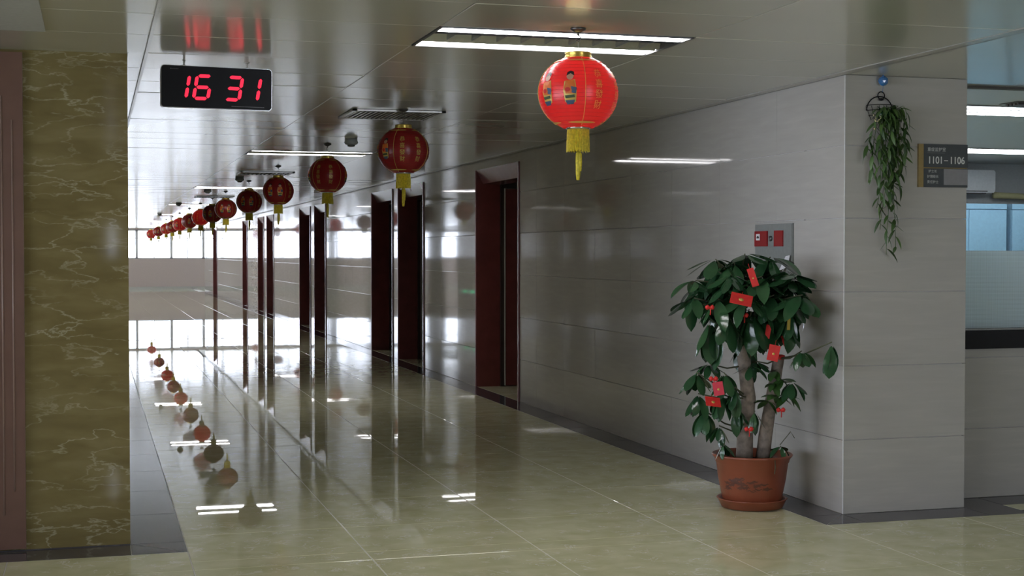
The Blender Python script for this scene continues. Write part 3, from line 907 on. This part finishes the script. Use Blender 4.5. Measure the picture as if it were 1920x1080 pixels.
for n, ((x, y, a), lb) in enumerate(zip(LANT, LLAB)):
    e = tag(empty('paper_lantern', (x, y, H - .2875), (0, 0, math.radians(a) - YAW)), lb, 'lantern', 'red lanterns hanging along the corridor')
    for k in ('shade', 'rib_wires', 'cap', 'rim', 'fringe', 'tassel', 'hanger', 'seam', 'motif', 'lettering', 'print'):
        nm = {'rim': 'bottom_rim', 'print': 'child_print'}.get(k, k)
        for me in (LP[k] if isinstance(LP[k], list) else [LP[k]]):
            p = mesh_obj(nm, me, e)
            if k == 'rib_wires': set_stuff(p)
    if n in (0, 7, 9, 11, 13):
        bm = LP.setdefault('bulb%d' % (n == 0), MB().lathe([(.004, -.03), (.022, -.02), (.03, 0), (.024, .02), (.012, .04), (.012, .06)], 16).mesh('bulb', M['bulb' if n == 0 else 'bulbfar']))
        mesh_obj('bulb', bm, e, loc=(0, 0, .02))

# ------------------------------------------------------------------ wall clock hanging from the ceiling
ck = tag(empty('digital_clock', (.617, 7.626, 2.325), (0, math.radians(.55), math.radians(1))), 'black digital clock hanging from the ceiling showing red 16 31', 'clock')
def rrect(w, h, r, n=6):
    p = []
    for cx, cy, a0 in ((w - r, h - r, 0), (-w + r, h - r, 90), (-w + r, -h + r, 180), (w - r, -h + r, 270)):
        for k in range(n + 1):
            a = math.radians(a0 + 90 * k / n); p.append((cx + r * math.cos(a), cy + r * math.sin(a)))
    return p
def prism(outline, y0, y1):
    n = len(outline)
    v = [(x, y0, z) for x, z in outline] + [(x, y1, z) for x, z in outline]
    return MB().add(v, [tuple(range(n))[::-1], tuple(range(n, 2 * n))] + [(k, (k + 1) % n, n + (k + 1) % n, n + k) for k in range(n)])
prism(rrect(.285, .110, .02), 0.002, .045).build('casing', M['chrome'], ck)
prism(rrect(.281, .106, .017), -.006, .003).build('face', M['blackp'], ck)
SEG = {'a': ((.0, .058), 'h'), 'b': ((.036, .03), 'v'), 'c': ((.036, -.03), 'v'), 'd': ((0, -.058), 'h'), 'e': ((-.036, -.03), 'v'), 'f': ((-.036, .03), 'v'), 'g': ((0, 0), 'h')}
def digit(ch, u):
    on = {'1': 'bc', '6': 'acdefg', '3': 'abcdg'}[ch]
    mb = MB()
    for s in on:
        (cx, cz), d = SEG[s]
        L, T = (.031, .0085) if d == 'h' else (.0265, .0085)
        pts = [(-L, 0), (-L + T, T), (L - T, T), (L, 0), (L - T, -T), (-L + T, -T)]
        if d == 'v': pts = [(y, x) for x, y in pts][::-1]
        pts = [(cx + x, cz + z) for x, z in pts]
        pts = [(x + .16 * z, z) for x, z in pts]
        n = len(pts)
        mb.add([(x, -.0075, z) for x, z in pts] + [(x, -.006, z) for x, z in pts],
               [tuple(range(n))[::-1]] + [(k, (k + 1) % n, n + (k + 1) % n, n + k) for k in range(n)])
    mb.build('digit', M['led'], ck, loc=(u, 0, 0))
for ch, u in (('1', -.1845), ('6', -.0735), ('3', .086), ('1', .180)): digit(ch, u)
mk = MB()
for q in range(7): mk.box(-.236 + .006 * q, -.2325 + .006 * q, -.0068, -.006, .0885, .0925 if q == 0 else .0905)
for q in range(20): mk.box(.075 + .0085 * q, .0815 + .0085 * q, -.0068, -.006, -.094, -.0915)
mk.build('fine_print', M['card'], ck)
for u in (-.166, .155):
    MB().tube([(0, 0, 0), (0, 0, .033)], .0055, 8).lathe([(.008, .026), (.019, .034)], 16).lathe([(.013, -.002), (.013, .004)], 12).build('bracket', M['trim'], ck, loc=(u, .02, .109 if u < 0 else .1085))

# ------------------------------------------------------------------ fire alarm cabinet on the right wall
fb = tag(empty('alarm_cabinet', (XW, 8.078, 1.2)), 'grey steel cabinet with red fire alarm units behind the plant', 'alarm cabinet')
box('cabinet_body', -.012, .0, -.253, .253, 0, .448, M['greybox'], fb)
up = box('upper_door', -.0145, -.012, -.247, .247, .309, .442, M['greybox'], fb)
box('lower_door', -.0145, -.012, -.247, .247, .006, .304, M['greybox'], fb)
cp = box('call_point', -.024, -.0145, .065, .238, .31, .405, M['alarm'], fb)
MB().box(-.0062, -.0046, .01, .06, .038, .078).build('label_plate', M['paper'], cp)
MB().box(-.0068, -.0060, .018, .052, .050, .060).box(-.0068, -.0060, .026, .044, .060, .066).build('symbol', M['hair'], cp)
box('alarm_sounder', -.022, -.0145, -.143, -.028, .309, .406, M['alarm'], fb)
MB().tube([(-.0145, .022, .358), (-.024, .022, .358)], .017, 16).build('lock', M['gunmetal'], fb)
tg = tag(MB().add([(0, 0, 0), (0, -.055, .012), (.004, -.068, .08), (.002, -.02, .075), (-.014, .075, -.055), (-.012, .03, -.065)], [(0, 1, 2, 3), (0, 3, 4, 5)]).build('paper_tag', M['paper'], loc=(XW - .032, 7.895, 1.375)), 'crumpled white paper tag stuck on the alarm cabinet edge', 'paper tag')
sd = tg.modifiers.new('thick', 'SOLIDIFY'); sd.thickness = .0015

# ------------------------------------------------------------------ directory sign on the pillar
sg = tag(empty('room_sign', (4.49, YP, 1.843)), 'slate and brass room sign reading 1101 to 1106 on the pillar', 'sign')
box('brass_bar', 0, .031, -.016, -.001, 0, .245, M['signgold'], sg)
box('brass_backing', .031, .319, -.008, -.001, .0, .245, M['signgold'], sg)
up = box('upper_plate', .033, .319, -.014, -.008, .113, .245, M['signdark'], sg)
lo = box('lower_plate', .033, .319, -.014, -.008, .0, .107, M['signdark'], sg)
cdp = box('name_card', .163, .319, -.0155, -.014, .014, .104, M['card'], sg)
def sign_text(body, size, x, z, mat='lettering', sx=1.0, bold=0.0):
    me = text_mesh(body, size, M[mat], align='LEFT', bold=bold)
    mesh_obj('lettering', me, sg, loc=(x, -.0146, z), rot=(math.pi / 2, 0, 0), scale=(sx, 1, 1))
sign_text('1101', .056, .058, .152, sx=.9, bold=.0011); sign_text('1106', .056, .199, .152, sx=.9, bold=.0011)
MB().box(.164, .190, -.0148, -.0141, .1495, .154).build('lettering', M['lettering'], sg)
sign_text('重症监护室', .024, .056, .213)
MB().box(.056, .17, -.0146, -.0141, .194, .1955).build('underline', M['card'], sg)
sign_text('护士长', .0185, .063, .090); sign_text('护理组长', .0185, .055, .060); sign_text('责任护士', .0185, .055, .029)
for q in range(2): MB().box(.164, .318, -.0162, -.0156, .042 + .03 * q, .043 + .03 * q).build('card_line', M['greybox'], sg)

# ------------------------------------------------------------------ hanging vine on the pillar
def leaf_mesh(name, L, W, curl, mats, nl=6, fold=.25, tip=1.0, ex=.85):
    v = []; f = []
    for i in range(nl + 1):
        t = i / nl
        w = W * (math.sin(math.pi * min(1, t ** ex)) ** (.8 if ex < 1 else .58) if 0 < t < 1 else 0.03) * (1 if t < .5 else tip + (1 - tip) * (1 - t))
        x = L * t; z = -curl * L * t * t
        v += [(x, -w, z + fold * w), (x, 0, z), (x, w, z + fold * w)]
    for i in range(nl):
        for k in (0, 1):
            f.append((i * 3 + k, (i + 1) * 3 + k, (i + 1) * 3 + k + 1, i * 3 + k + 1))
    me = MB().add(v, f, 0, True).mesh(name, mats)
    return me
r2 = random.Random(21)
hb = tag(empty('wall_basket', (4.247, YP - .005, 2.34)), 'black wire wall basket with trailing green artificial vine on the pillar', 'hanging plant')
bk = MB().torus((0, -.012, .012), .021, .0032, 'Y', n=20)
bk.torus((-.008, -.01, -.075), .082, .0032, 'Y', 0, math.pi, 24)
for q, rr in ((0, .080), (1, .074), (2, .066)):
    bk.torus((-.008, -.004, -.045 - .028 * q + .0), rr, .0022, 'Z', math.pi, 2 * math.pi, 20)
for q in range(7):
    a = math.pi + math.pi * q / 6
    bk.tube([(-.008 + .082 * math.cos(a), -.004 + .082 * math.sin(a), -.05), (-.008 + .05 * math.cos(a), -.004 + .05 * math.sin(a), -.125)], .0018, 5)
bk.lathe([(.004, -.012), (.016, -.008), (.006, .002)], 10, (0, -.012, -.005))
bk.build('wire_basket', M['blackp'], hb)
MB().lathe([(.01, -.13), (.035, -.115), (.045, -.09), (.03, -.08)], 14, (-.004, -.05, 0)).build('moss_fill', M['leaf'], hb)
vl = [leaf_mesh('leaf', .070, .0092, .25, M['vineleaf']), leaf_mesh('leaf', .060, .0085, -.1, M['vineleaf']), leaf_mesh('leaf', .080, .0098, .4, M['vineleaf'])]
# (end x, end z relative to basket, start x)
VINES = [(-.105, -.33, -.05), (-.075, -.46, -.045), (-.05, -.62, -.03), (-.02, -.66, -.01), (.0, -.74, 0), (.03, -.88, .02), (.065, -.60, .04), (.085, -.86, .05), (.10, -.50, .07), (.125, -.42, .085), (.05, -.45, .03), (.015, -.40, 0), (.14, -.30, .09), (-.03, -.30, -.03), (.075, -.33, .06)]
for n, (ex, ez, sx) in enumerate(VINES):
    pts = []
    yo = -.045 - .05 * r2.random()
    K = 10
    for k in range(K + 1):
        t = k / K
        if k == 0: p = (sx * .5, -.06, -.075)
        else: p = (sx + (ex - sx) * t + .010 * math.sin(t * 7 + n), yo - .02 * math.sin(math.pi * t) + .03 * t, -.05 + .035 * math.sin(math.pi * min(1, t * 2.5)) * (t < .4) + (ez + .05) * t)
        pts.append(p)
    stem = MB().tube(pts, .0016, 5).build('stem', M['vineleaf'], hb)
    nl = int(8 + abs(ez) * 15)
    for k in range(nl):
        t = .06 + .93 * (k + r2.random() * .6) / nl
        i = min(K - 1, int(t * K)); fr_ = t * K - i
        p = Vector(pts[i]).lerp(Vector(pts[i + 1]), fr_)
        side = -1 if k % 2 else 1
        az = (0 if side > 0 else math.pi) + r2.uniform(-.9, .9) - .25 * side
        if math.sin(az) > .25: az = -az
        mesh_obj('leaf', vl[k % 3], stem, loc=p, rot=Euler((r2.uniform(-.6, .6), r2.uniform(.55, 1.25), az)), scale=(r2.uniform(.95, 1.3),) * 3)
for k in range(40):     # the tuft over the basket
    az = r2.uniform(math.pi * .95, math.pi * 2.05)
    mesh_obj('leaf', vl[k % 3], hb, loc=(r2.uniform(-.02, .085), -.05 - r2.uniform(0, .035), -.045 - r2.uniform(0, .09)), rot=Euler((r2.uniform(-.6, .6), r2.uniform(-.1, 1.1), az)), scale=(r2.uniform(.9, 1.3),) * 3)
fl = MB()
for k in range(14):
    p = (-.075 + r2.uniform(-.015, .025), -.085 + r2.uniform(-.01, .01), -.10 - .09 * r2.random())
    fl.lathe([(.001, -.004), (.004, 0), (.001, .004)], 6, p)
fl.build('pale_buds', plain('pale_cream_bud', (.6, .52, .3), .6), hb)

bb = tag(empty('glass_ball', (4.25, YP - .033, 2.432)), 'small blue glass ball hung above the wall basket', 'glass ball')
bmn = bmesh.new(); bmesh.ops.create_icosphere(bmn, subdivisions=2, radius=.029)
me = bpy.data.meshes.new('ball'); bmn.to_mesh(me); bmn.free(); me.materials.append(M['blueglass']); mesh_obj('ball', me, bb)
MB().tube([(0, 0, .027), (0, .004, .033)], .003, 6).lathe([(.006, .026), (.004, .032)], 8).tube([(0, 0, -.028), (0, .008, -.062)], .0012, 5).build('cord', M['blueglass'], bb)

# ------------------------------------------------------------------ potted umbrella tree
PX0, PYY = 3.645, 7.585
Rv = Vector((math.cos(YAW), -math.sin(YAW), 0)); Fv = Vector((math.sin(YAW), math.cos(YAW), 0))
pl = tag(empty('potted_plant', (PX0, PYY, 0), (0, 0, -YAW)), 'leafy potted umbrella tree in a terracotta pot by the corridor wall', 'potted plant')
# local axes: x to the viewer's right, y away, z up
MB().lathe([(.155, .004), (.175, .006), (.197, .052), (.203, .056), (.198, .060), (.185, .052), (.165, .018), (.02, .016)], 48).build('saucer', M['terracotta'], pl)
pot = MB().lathe([(.135, .02), (.158, .03), (.170, .055), (.194, .17), (.206, .262), (.212, .268), (.214, .285), (.228, .300), (.232, .308), (.226, .314), (.212, .306), (.2, .27), (.198, .26)], 56, close=True).build('pot', M['terracotta'], pl)
MB().lathe([(.001, .262), (.1, .268), (.199, .262)], 32, close=False).build('soil', M['soil'], pl)
# brushed ink scene on the pot, wrapped just proud of the surface
r3 = random.Random(5)
ik = MB()
def potr(z): return .170 + (.194 - .170) * (z - .055) / (.17 - .055) if z < .17 else .194 + (.206 - .194) * (z - .17) / (.262 - .17)
for k in range(34):
    a = math.radians(r3.uniform(-58, 20)); z = .135 + .055 * math.exp(-((a + .45) / .4) ** 2) * r3.random() + r3.uniform(-.02, .02); L = r3.uniform(.015, .07); w = r3.uniform(.0015, .0075)
    sl = r3.uniform(-.25, .25)
    pts = []
    for q in range(7):
        t = q / 6 - .5
        aa = a + t * L / .18; zz = z + t * L * sl + .004 * math.sin(q * 2 + k)
        ww = w * (1 - (2 * t) ** 2) + .0004
        pts.append((aa, zz, ww))
    v = []; 
    for aa, zz, ww in pts:
        for s in (-1, 1):
            r = potr(zz + s * ww) + .0008
            v.append((r * math.sin(aa), -r * math.cos(aa), zz + s * ww))
    ik.add(v, [(2 * q, 2 * q + 2, 2 * q + 3, 2 * q + 1) for q in range(6)])
ik.build('ink_scene', M['ink'], pot)
# trunks
S = 325.0
def L3(px, py, d=0.0): return Vector(((px - 1409) / S, d, (946 - py) / S))
t1 = [L3(1394, 862), L3(1396, 800), L3(1402, 740), L3(1394, 680), L3(1389, 620), L3(1386, 560, .01), L3(1384, 515, .02)]
MB().tube(t1, [.050, .046, .042, .038, .036, .031, .022], 14).build('trunk', M['bark'], pl)
t2 = [L3(1430, 862, .03), L3(1436, 810, .03), L3(1446, 750, .04), L3(1456, 700, .05), L3(1461, 668, .05)]
MB().tube(t2, [.042, .040, .036, .034, .033], 14).build('trunk', M['bark'], pl)
MB().lathe([(.0335, -.01), (.034, .012), (.02, .018)], 14, L3(1462, 666, .05)).build('cut_cap', M['packet'], pl)
lm = [leaf_mesh('leaf', .205, .045, .20, M['leaf'], 8, -.16, ex=1.3), leaf_mesh('leaf', .22, .043, .36, M['leaf'], 8, .24, ex=1.25), leaf_mesh('leaf', .185, .045, .05, M['leaf'], 8, -.10, ex=1.35)]
ly = [leaf_mesh('leaf', .10, .021, .2, M['leafyoung'], 5, .2), leaf_mesh('leaf', .085, .019, .05, M['leafyoung'], 5, .2)]
# whorls: px, py, depth, leaves, size, droop (radians below level), source trunk
WH = [(1392, 470, -.04, 8, .92, .35, 1), (1338, 480, -.02, 8, .85, .40, 1), (1440, 476, -.04, 8, .92, .38, 1), (1300, 520, -.04, 7, .75, .40, 1),
      (1362, 508, -.14, 8, .92, .40, 1), (1418, 512, -.14, 8, .95, .35, 1), (1474, 508, -.16, 8, .98, .20, 1), (1296, 552, -.08, 8, .85, .60, 1),
      (1335, 552, -.16, 8, .92, .60, 1), (1388, 548, -.22, 8, .98, .65, 1), (1438, 546, -.18, 8, .92, .65, 1), (1488, 545, -.22, 7, .92, .55, 1),
      (1324, 592, -.14, 8, 1.12, 1.08, 1), (1396, 576, -.20, 7, 1.12, 1.12, 1), (1466, 572, -.2, 7, 1.05, 1.00, 1), (1362, 528, .10, 8, .9, .4, 1), (1430, 528, .08, 8, .95, .5, 1),
      (1468, 556, -.05, 7, .9, .8, 1), (1530, 628, -.38, 4, .85, 1.25, 2), (1488, 648, -.2, 7, .58, .7, 2), (1318, 528, .08, 7, .85, .6, 1), (1415, 590, -.12, 6, .9, 1.1, 1), (1352, 580, -.2, 7, .95, .95, 1),
      (1326, 675, -.06, 8, .58, .30, 1), (1300, 690, -.1, 7, .70, .75, 1), (1350, 690, -.12, 7, .72, .95, 1), (1370, 716, -.14, 7, .72, 1.05, 1), (1342, 728, -.1, 7, .72, 1.05, 1),
      (1304, 730, -.08, 7, .70, .95, 1), (1316, 762, -.07, 7, .70, 1.1, 1), (1374, 752, -.14, 7, .66, 1.15, 1), (1343, 790, -.08, 6, .5, 1.0, 1), (1402, 678, -.06, 4, .6, .4, 1),
      (1416, 672, .0, 6, .48, .6, 2), (1406, 760, -.14, 5, .6, 1.15, 1), (1350, 822, -.12, 6, .42, .8, 1), (1478, 708, -.08, 6, .55, .6, 2), (1458, 828, -.08, 5, .42, .5, 2), (1398, 630, .12, 5, .9, 1.1, 1)]
back_leaves = MB()
rw = random.Random(3)
for q in range(22):          # fill the crown
    a, rr = rw.random() * 6.28, math.sqrt(rw.random())
    WH.append((1392 + 100 * rr * math.cos(a), 535 + 52 * rr * math.sin(a), -.17 + .22 * rw.random() + .05 * abs(math.cos(a)) * rr, 7, rw.uniform(.68, .9), rw.uniform(.2, .95), 1))
r4 = random.Random(11)
def br(src, dst, n=5):
    src, dst = Vector(src), Vector(dst); mid = src.lerp(dst, .5) + Vector((0, 0, -.02))
    return [src, src.lerp(mid, .5), mid, mid.lerp(dst, .5), dst]
tot = 0
for px, py, d, nl, sz, dr, tr in WH:
    p = L3(px, py, d)
    tp = t1 if tr == 1 else t2
    src = min(tp, key=lambda q: (q - p).length + (0 if q.z < p.z + .03 else .3))
    b = MB().tube(br(src, p), [.006, .005, .0045, .004, .0035], 6).build('branch', M['twig'], pl)
    a0 = r4.random() * 6.28
    for k in range(nl):
        az = a0 + 2 * math.pi * k / nl + r4.uniform(-.25, .25)
        dd = dr + r4.uniform(-.28, .28)
        for _ in range(40):       # keep every leaf clear of the wall
            tip = p + Vector((math.cos(az) * math.cos(dd), math.sin(az) * math.cos(dd), -math.sin(dd))) * .25 * sz
            if max(PX0 + tip.x * Rv.x + tip.y * Fv.x, PX0 + p.x * Rv.x + p.y * Fv.x) < XW - .05: break
            az = r4.random() * 6.28; dd = min(1.4, dd + .02)
        q = p + Vector((math.cos(az) * math.cos(dd), math.sin(az) * math.cos(dd), -math.sin(dd))) * .028 * sz
        s = sz * r4.uniform(.8, 1.05)
        me = lm[r4.randrange(3)]; ro = Euler((r4.uniform(-.35, .35), dd, az))
        if math.sin(az) > .55 and dr < 1.0 or d > .06 or tot >= 262:       # far-side leaves, hidden in the crown: joined
            mw = Matrix.Translation(q) @ ro.to_matrix().to_4x4() @ Matrix.Scale(s, 4)
            back_leaves.add([mw @ v.co for v in me.vertices], [tuple(f.vertices) for f in me.polygons], 0, True)
        else:
            mesh_obj('leaf', me, b, loc=q, rot=ro, scale=(s, s, s)); tot += 1
for px, py, d in ((1448, 690, -.03), (1462, 705, -.03), (1452, 735, -.04), (1436, 745, -.03), (1476, 735, 0), (1446, 712, -.05)):
    p = L3(px, py, d)
    b = MB().tube([p + Vector((0, .03, -.01)), p], .0025, 5).build('branch', M['twig'], pl)
    for k in range(6):
        az = r4.random() * 6.28; dd = r4.uniform(-.1, .8); s = r4.uniform(.8, 1.25)
        mesh_obj('leaf', ly[k % 2], b, loc=p, rot=Euler((r4.uniform(-.3, .3), dd, az)), scale=(s, s, s)); tot += 1
set_stuff(back_leaves.build('foliage', M['leaf'], pl))
MB().tube([L3(1455, 825, -.1), L3(1475, 800, -.1), L3(1482, 812, -.1)], .0025, 5).tube([L3(1440, 845, -.2), L3(1439, 862, -.235), L3(1437, 872, -.24)], .0025, 5).build('branch', M['twig'], pl)

# red packets and bows hung in the plant: things of their own
def packet(px, py, d, w, hgt, rot, label, mat='packet', gold=True):
    p = pl.matrix_world @ L3(px, py, d)
    e = tag(empty('red_packet', p, rot), label, 'red packet', 'red packets in the plant')
    MB().box(-w / 2, w / 2, -.002, .002, -hgt / 2, hgt / 2).build('envelope', M[mat], e)
    MB().box(-w / 2, w / 2, -.0032, .0032, hgt / 2 - hgt * .16, hgt / 2 + .001).build('flap', M[mat], e)
    if gold:
        MB().lathe([(w * .12, -.0002), (w * .12, .0002)], 12).build('gold_emblem', M['goldprint'], e, loc=(0, -.0028, -hgt * .05), rot=(math.pi / 2, 0, 0))
    MB().tube([(0, 0, hgt / 2), (0, .004, hgt / 2 + .03)], .001, 5).build('string', M['packet'], e)
bpy.context.view_layer.update()
packet(1395, 513, -.26, .038, .105, (-.2, -.3, -YAW), 'narrow red packet hanging upright near the plant top')
packet(1369, 552, -.36, .12, .10, (-1.0, .22, -YAW - .15), 'bright red packet tilted flat at the front of the leaves')
packet(1432, 650, -.28, .062, .088, (-.1, .22, -YAW), 'dark red packet hanging between the two trunks')
packet(1463, 628, -.18, .058, .06, (-.1, -.3, -YAW), 'small red packet above the cut trunk', gold=False)
packet(1424, 612, -.24, .03, .075, (0, .2, -YAW + .3), 'red packet half hidden under the right leaves', gold=False)
packet(1334, 716, -.24, .058, .075, (-.2, -.15, -YAW), 'pinkish red packet hanging in the lower left leaves', 'packetpink')
packet(1323, 739, -.27, .085, .07, (-.9, .12, -YAW + .1), 'orange red packet tilted below the pinkish one')
packet(1460, 592, -.27, .018, .10, (0, .05, -YAW + .4), 'slim shiny gilt packet among the right leaves', 'gold', gold=False)
def bow(px, py, d, label):
    p = pl.matrix_world @ L3(px, py, d)
    e = tag(empty('red_bow', p, (0, 0, -YAW)), label, 'bow', 'red bows in the plant')
    for s in (-1, 1):
        MB().lathe([(.003, 0), (.013, .008), (.014, .018), (.004, .026)], 10).build('loop', M['packet'], e, rot=(0, s * 1.4, 0))
    MB().lathe([(.003, -.006), (.007, 0), (.003, .006)], 10).build('knot', M['packet'], e)
    MB().tube([(0, 0, 0), (.004, -.004, -.02), (.002, -.004, -.04)], .003, 6).build('ribbon_tail', M['packet'], e)
bow(1456, 760, -.11, 'red bow tied to the shorter trunk')
bow(1392, 792, -.2, 'red bow tied low on the main trunk')
bow(1317, 568, -.26, 'red bow among the left upper leaves')
bow(1378, 582, -.28, 'small red bow under the front leaves')
bow(1326, 699, -.22, 'red bow just above the pinkish packet')

# ------------------------------------------------------------------ station room furniture
def cabinet(x0, x1, y, label, n=2):
    e = tag(empty('storage_cabinet', ((x0 + x1) / 2, y, 0)), label, 'cabinet', 'pale blue station cabinets')
    w = (x1 - x0) / 2
    box('body', -w, w, .02, .45, 0, 1.98, M['bluepanel'], e)
    box('top_strip', -w, w, 0, .02, 1.925, 1.98, M['bluepanel'], e)
    for k in range(n):
        a = -w + 2 * w * k / n
        dd = box('door', a + .003, a + 2 * w / n - .003, 0, .02, .08, 1.917, M['bluepanel'], e)
        MB().box(-.006, .006, -.018, 0, .9, 1.02).build('handle', M['chrome'], dd, loc=(w / n - .04, -.01, 0))
cabinet(8.24, 9.143, 13.0, 'pale blue tall cabinet beside the pillar behind station glass', 2)
cabinet(9.208, 10.5, 13.0, 'pale blue tall cabinet at right edge behind station glass', 3)
ac = tag(empty('air_conditioner', (9.05, 13.99, 2.13)), 'white wall air conditioner inside the station room', 'air conditioner')
prism([(-.5, 0), (.48, 0), (.5, .03), (.5, .23), (.48, .25), (-.48, .25), (-.5, .23)], -.2, 0).build('body', M['acwhite'], ac)
MB().box(-.44, .40, -.203, -.195, .012, .022).box(-.44, .38, -.203, -.17, -.012, .0).build('outlet', M['hair'], ac)
tag(MB().tube([(9.6, 13.9, 2.11), (9.9, 13.88, 2.10), (10.6, 13.88, 2.06)], .035, 10).build('wrapped_pipe', M['pipe']), 'yellowish wrapped pipe running from the air conditioner', 'pipe')

# ------------------------------------------------------------------ low exit signs on the left wall, seen mirrored in the tiles
for n, yy in enumerate((30.1, 30.8)):
    ex = tag(empty('exit_sign', (XL, yy, .62)), ['small green lit exit sign low on the left corridor wall, nearer', 'small green lit exit sign low on the left corridor wall, farther'][n], 'exit sign')
    box('casing', 0, .02, -.18, .18, -.07, .07, M['white'], ex)
    MB().box(.02, .022, -.035, .035, -.03, .03).build('lit_symbol', M['exitgreen'], ex)
print('leaves', tot, 'objects', len(bpy.data.objects))
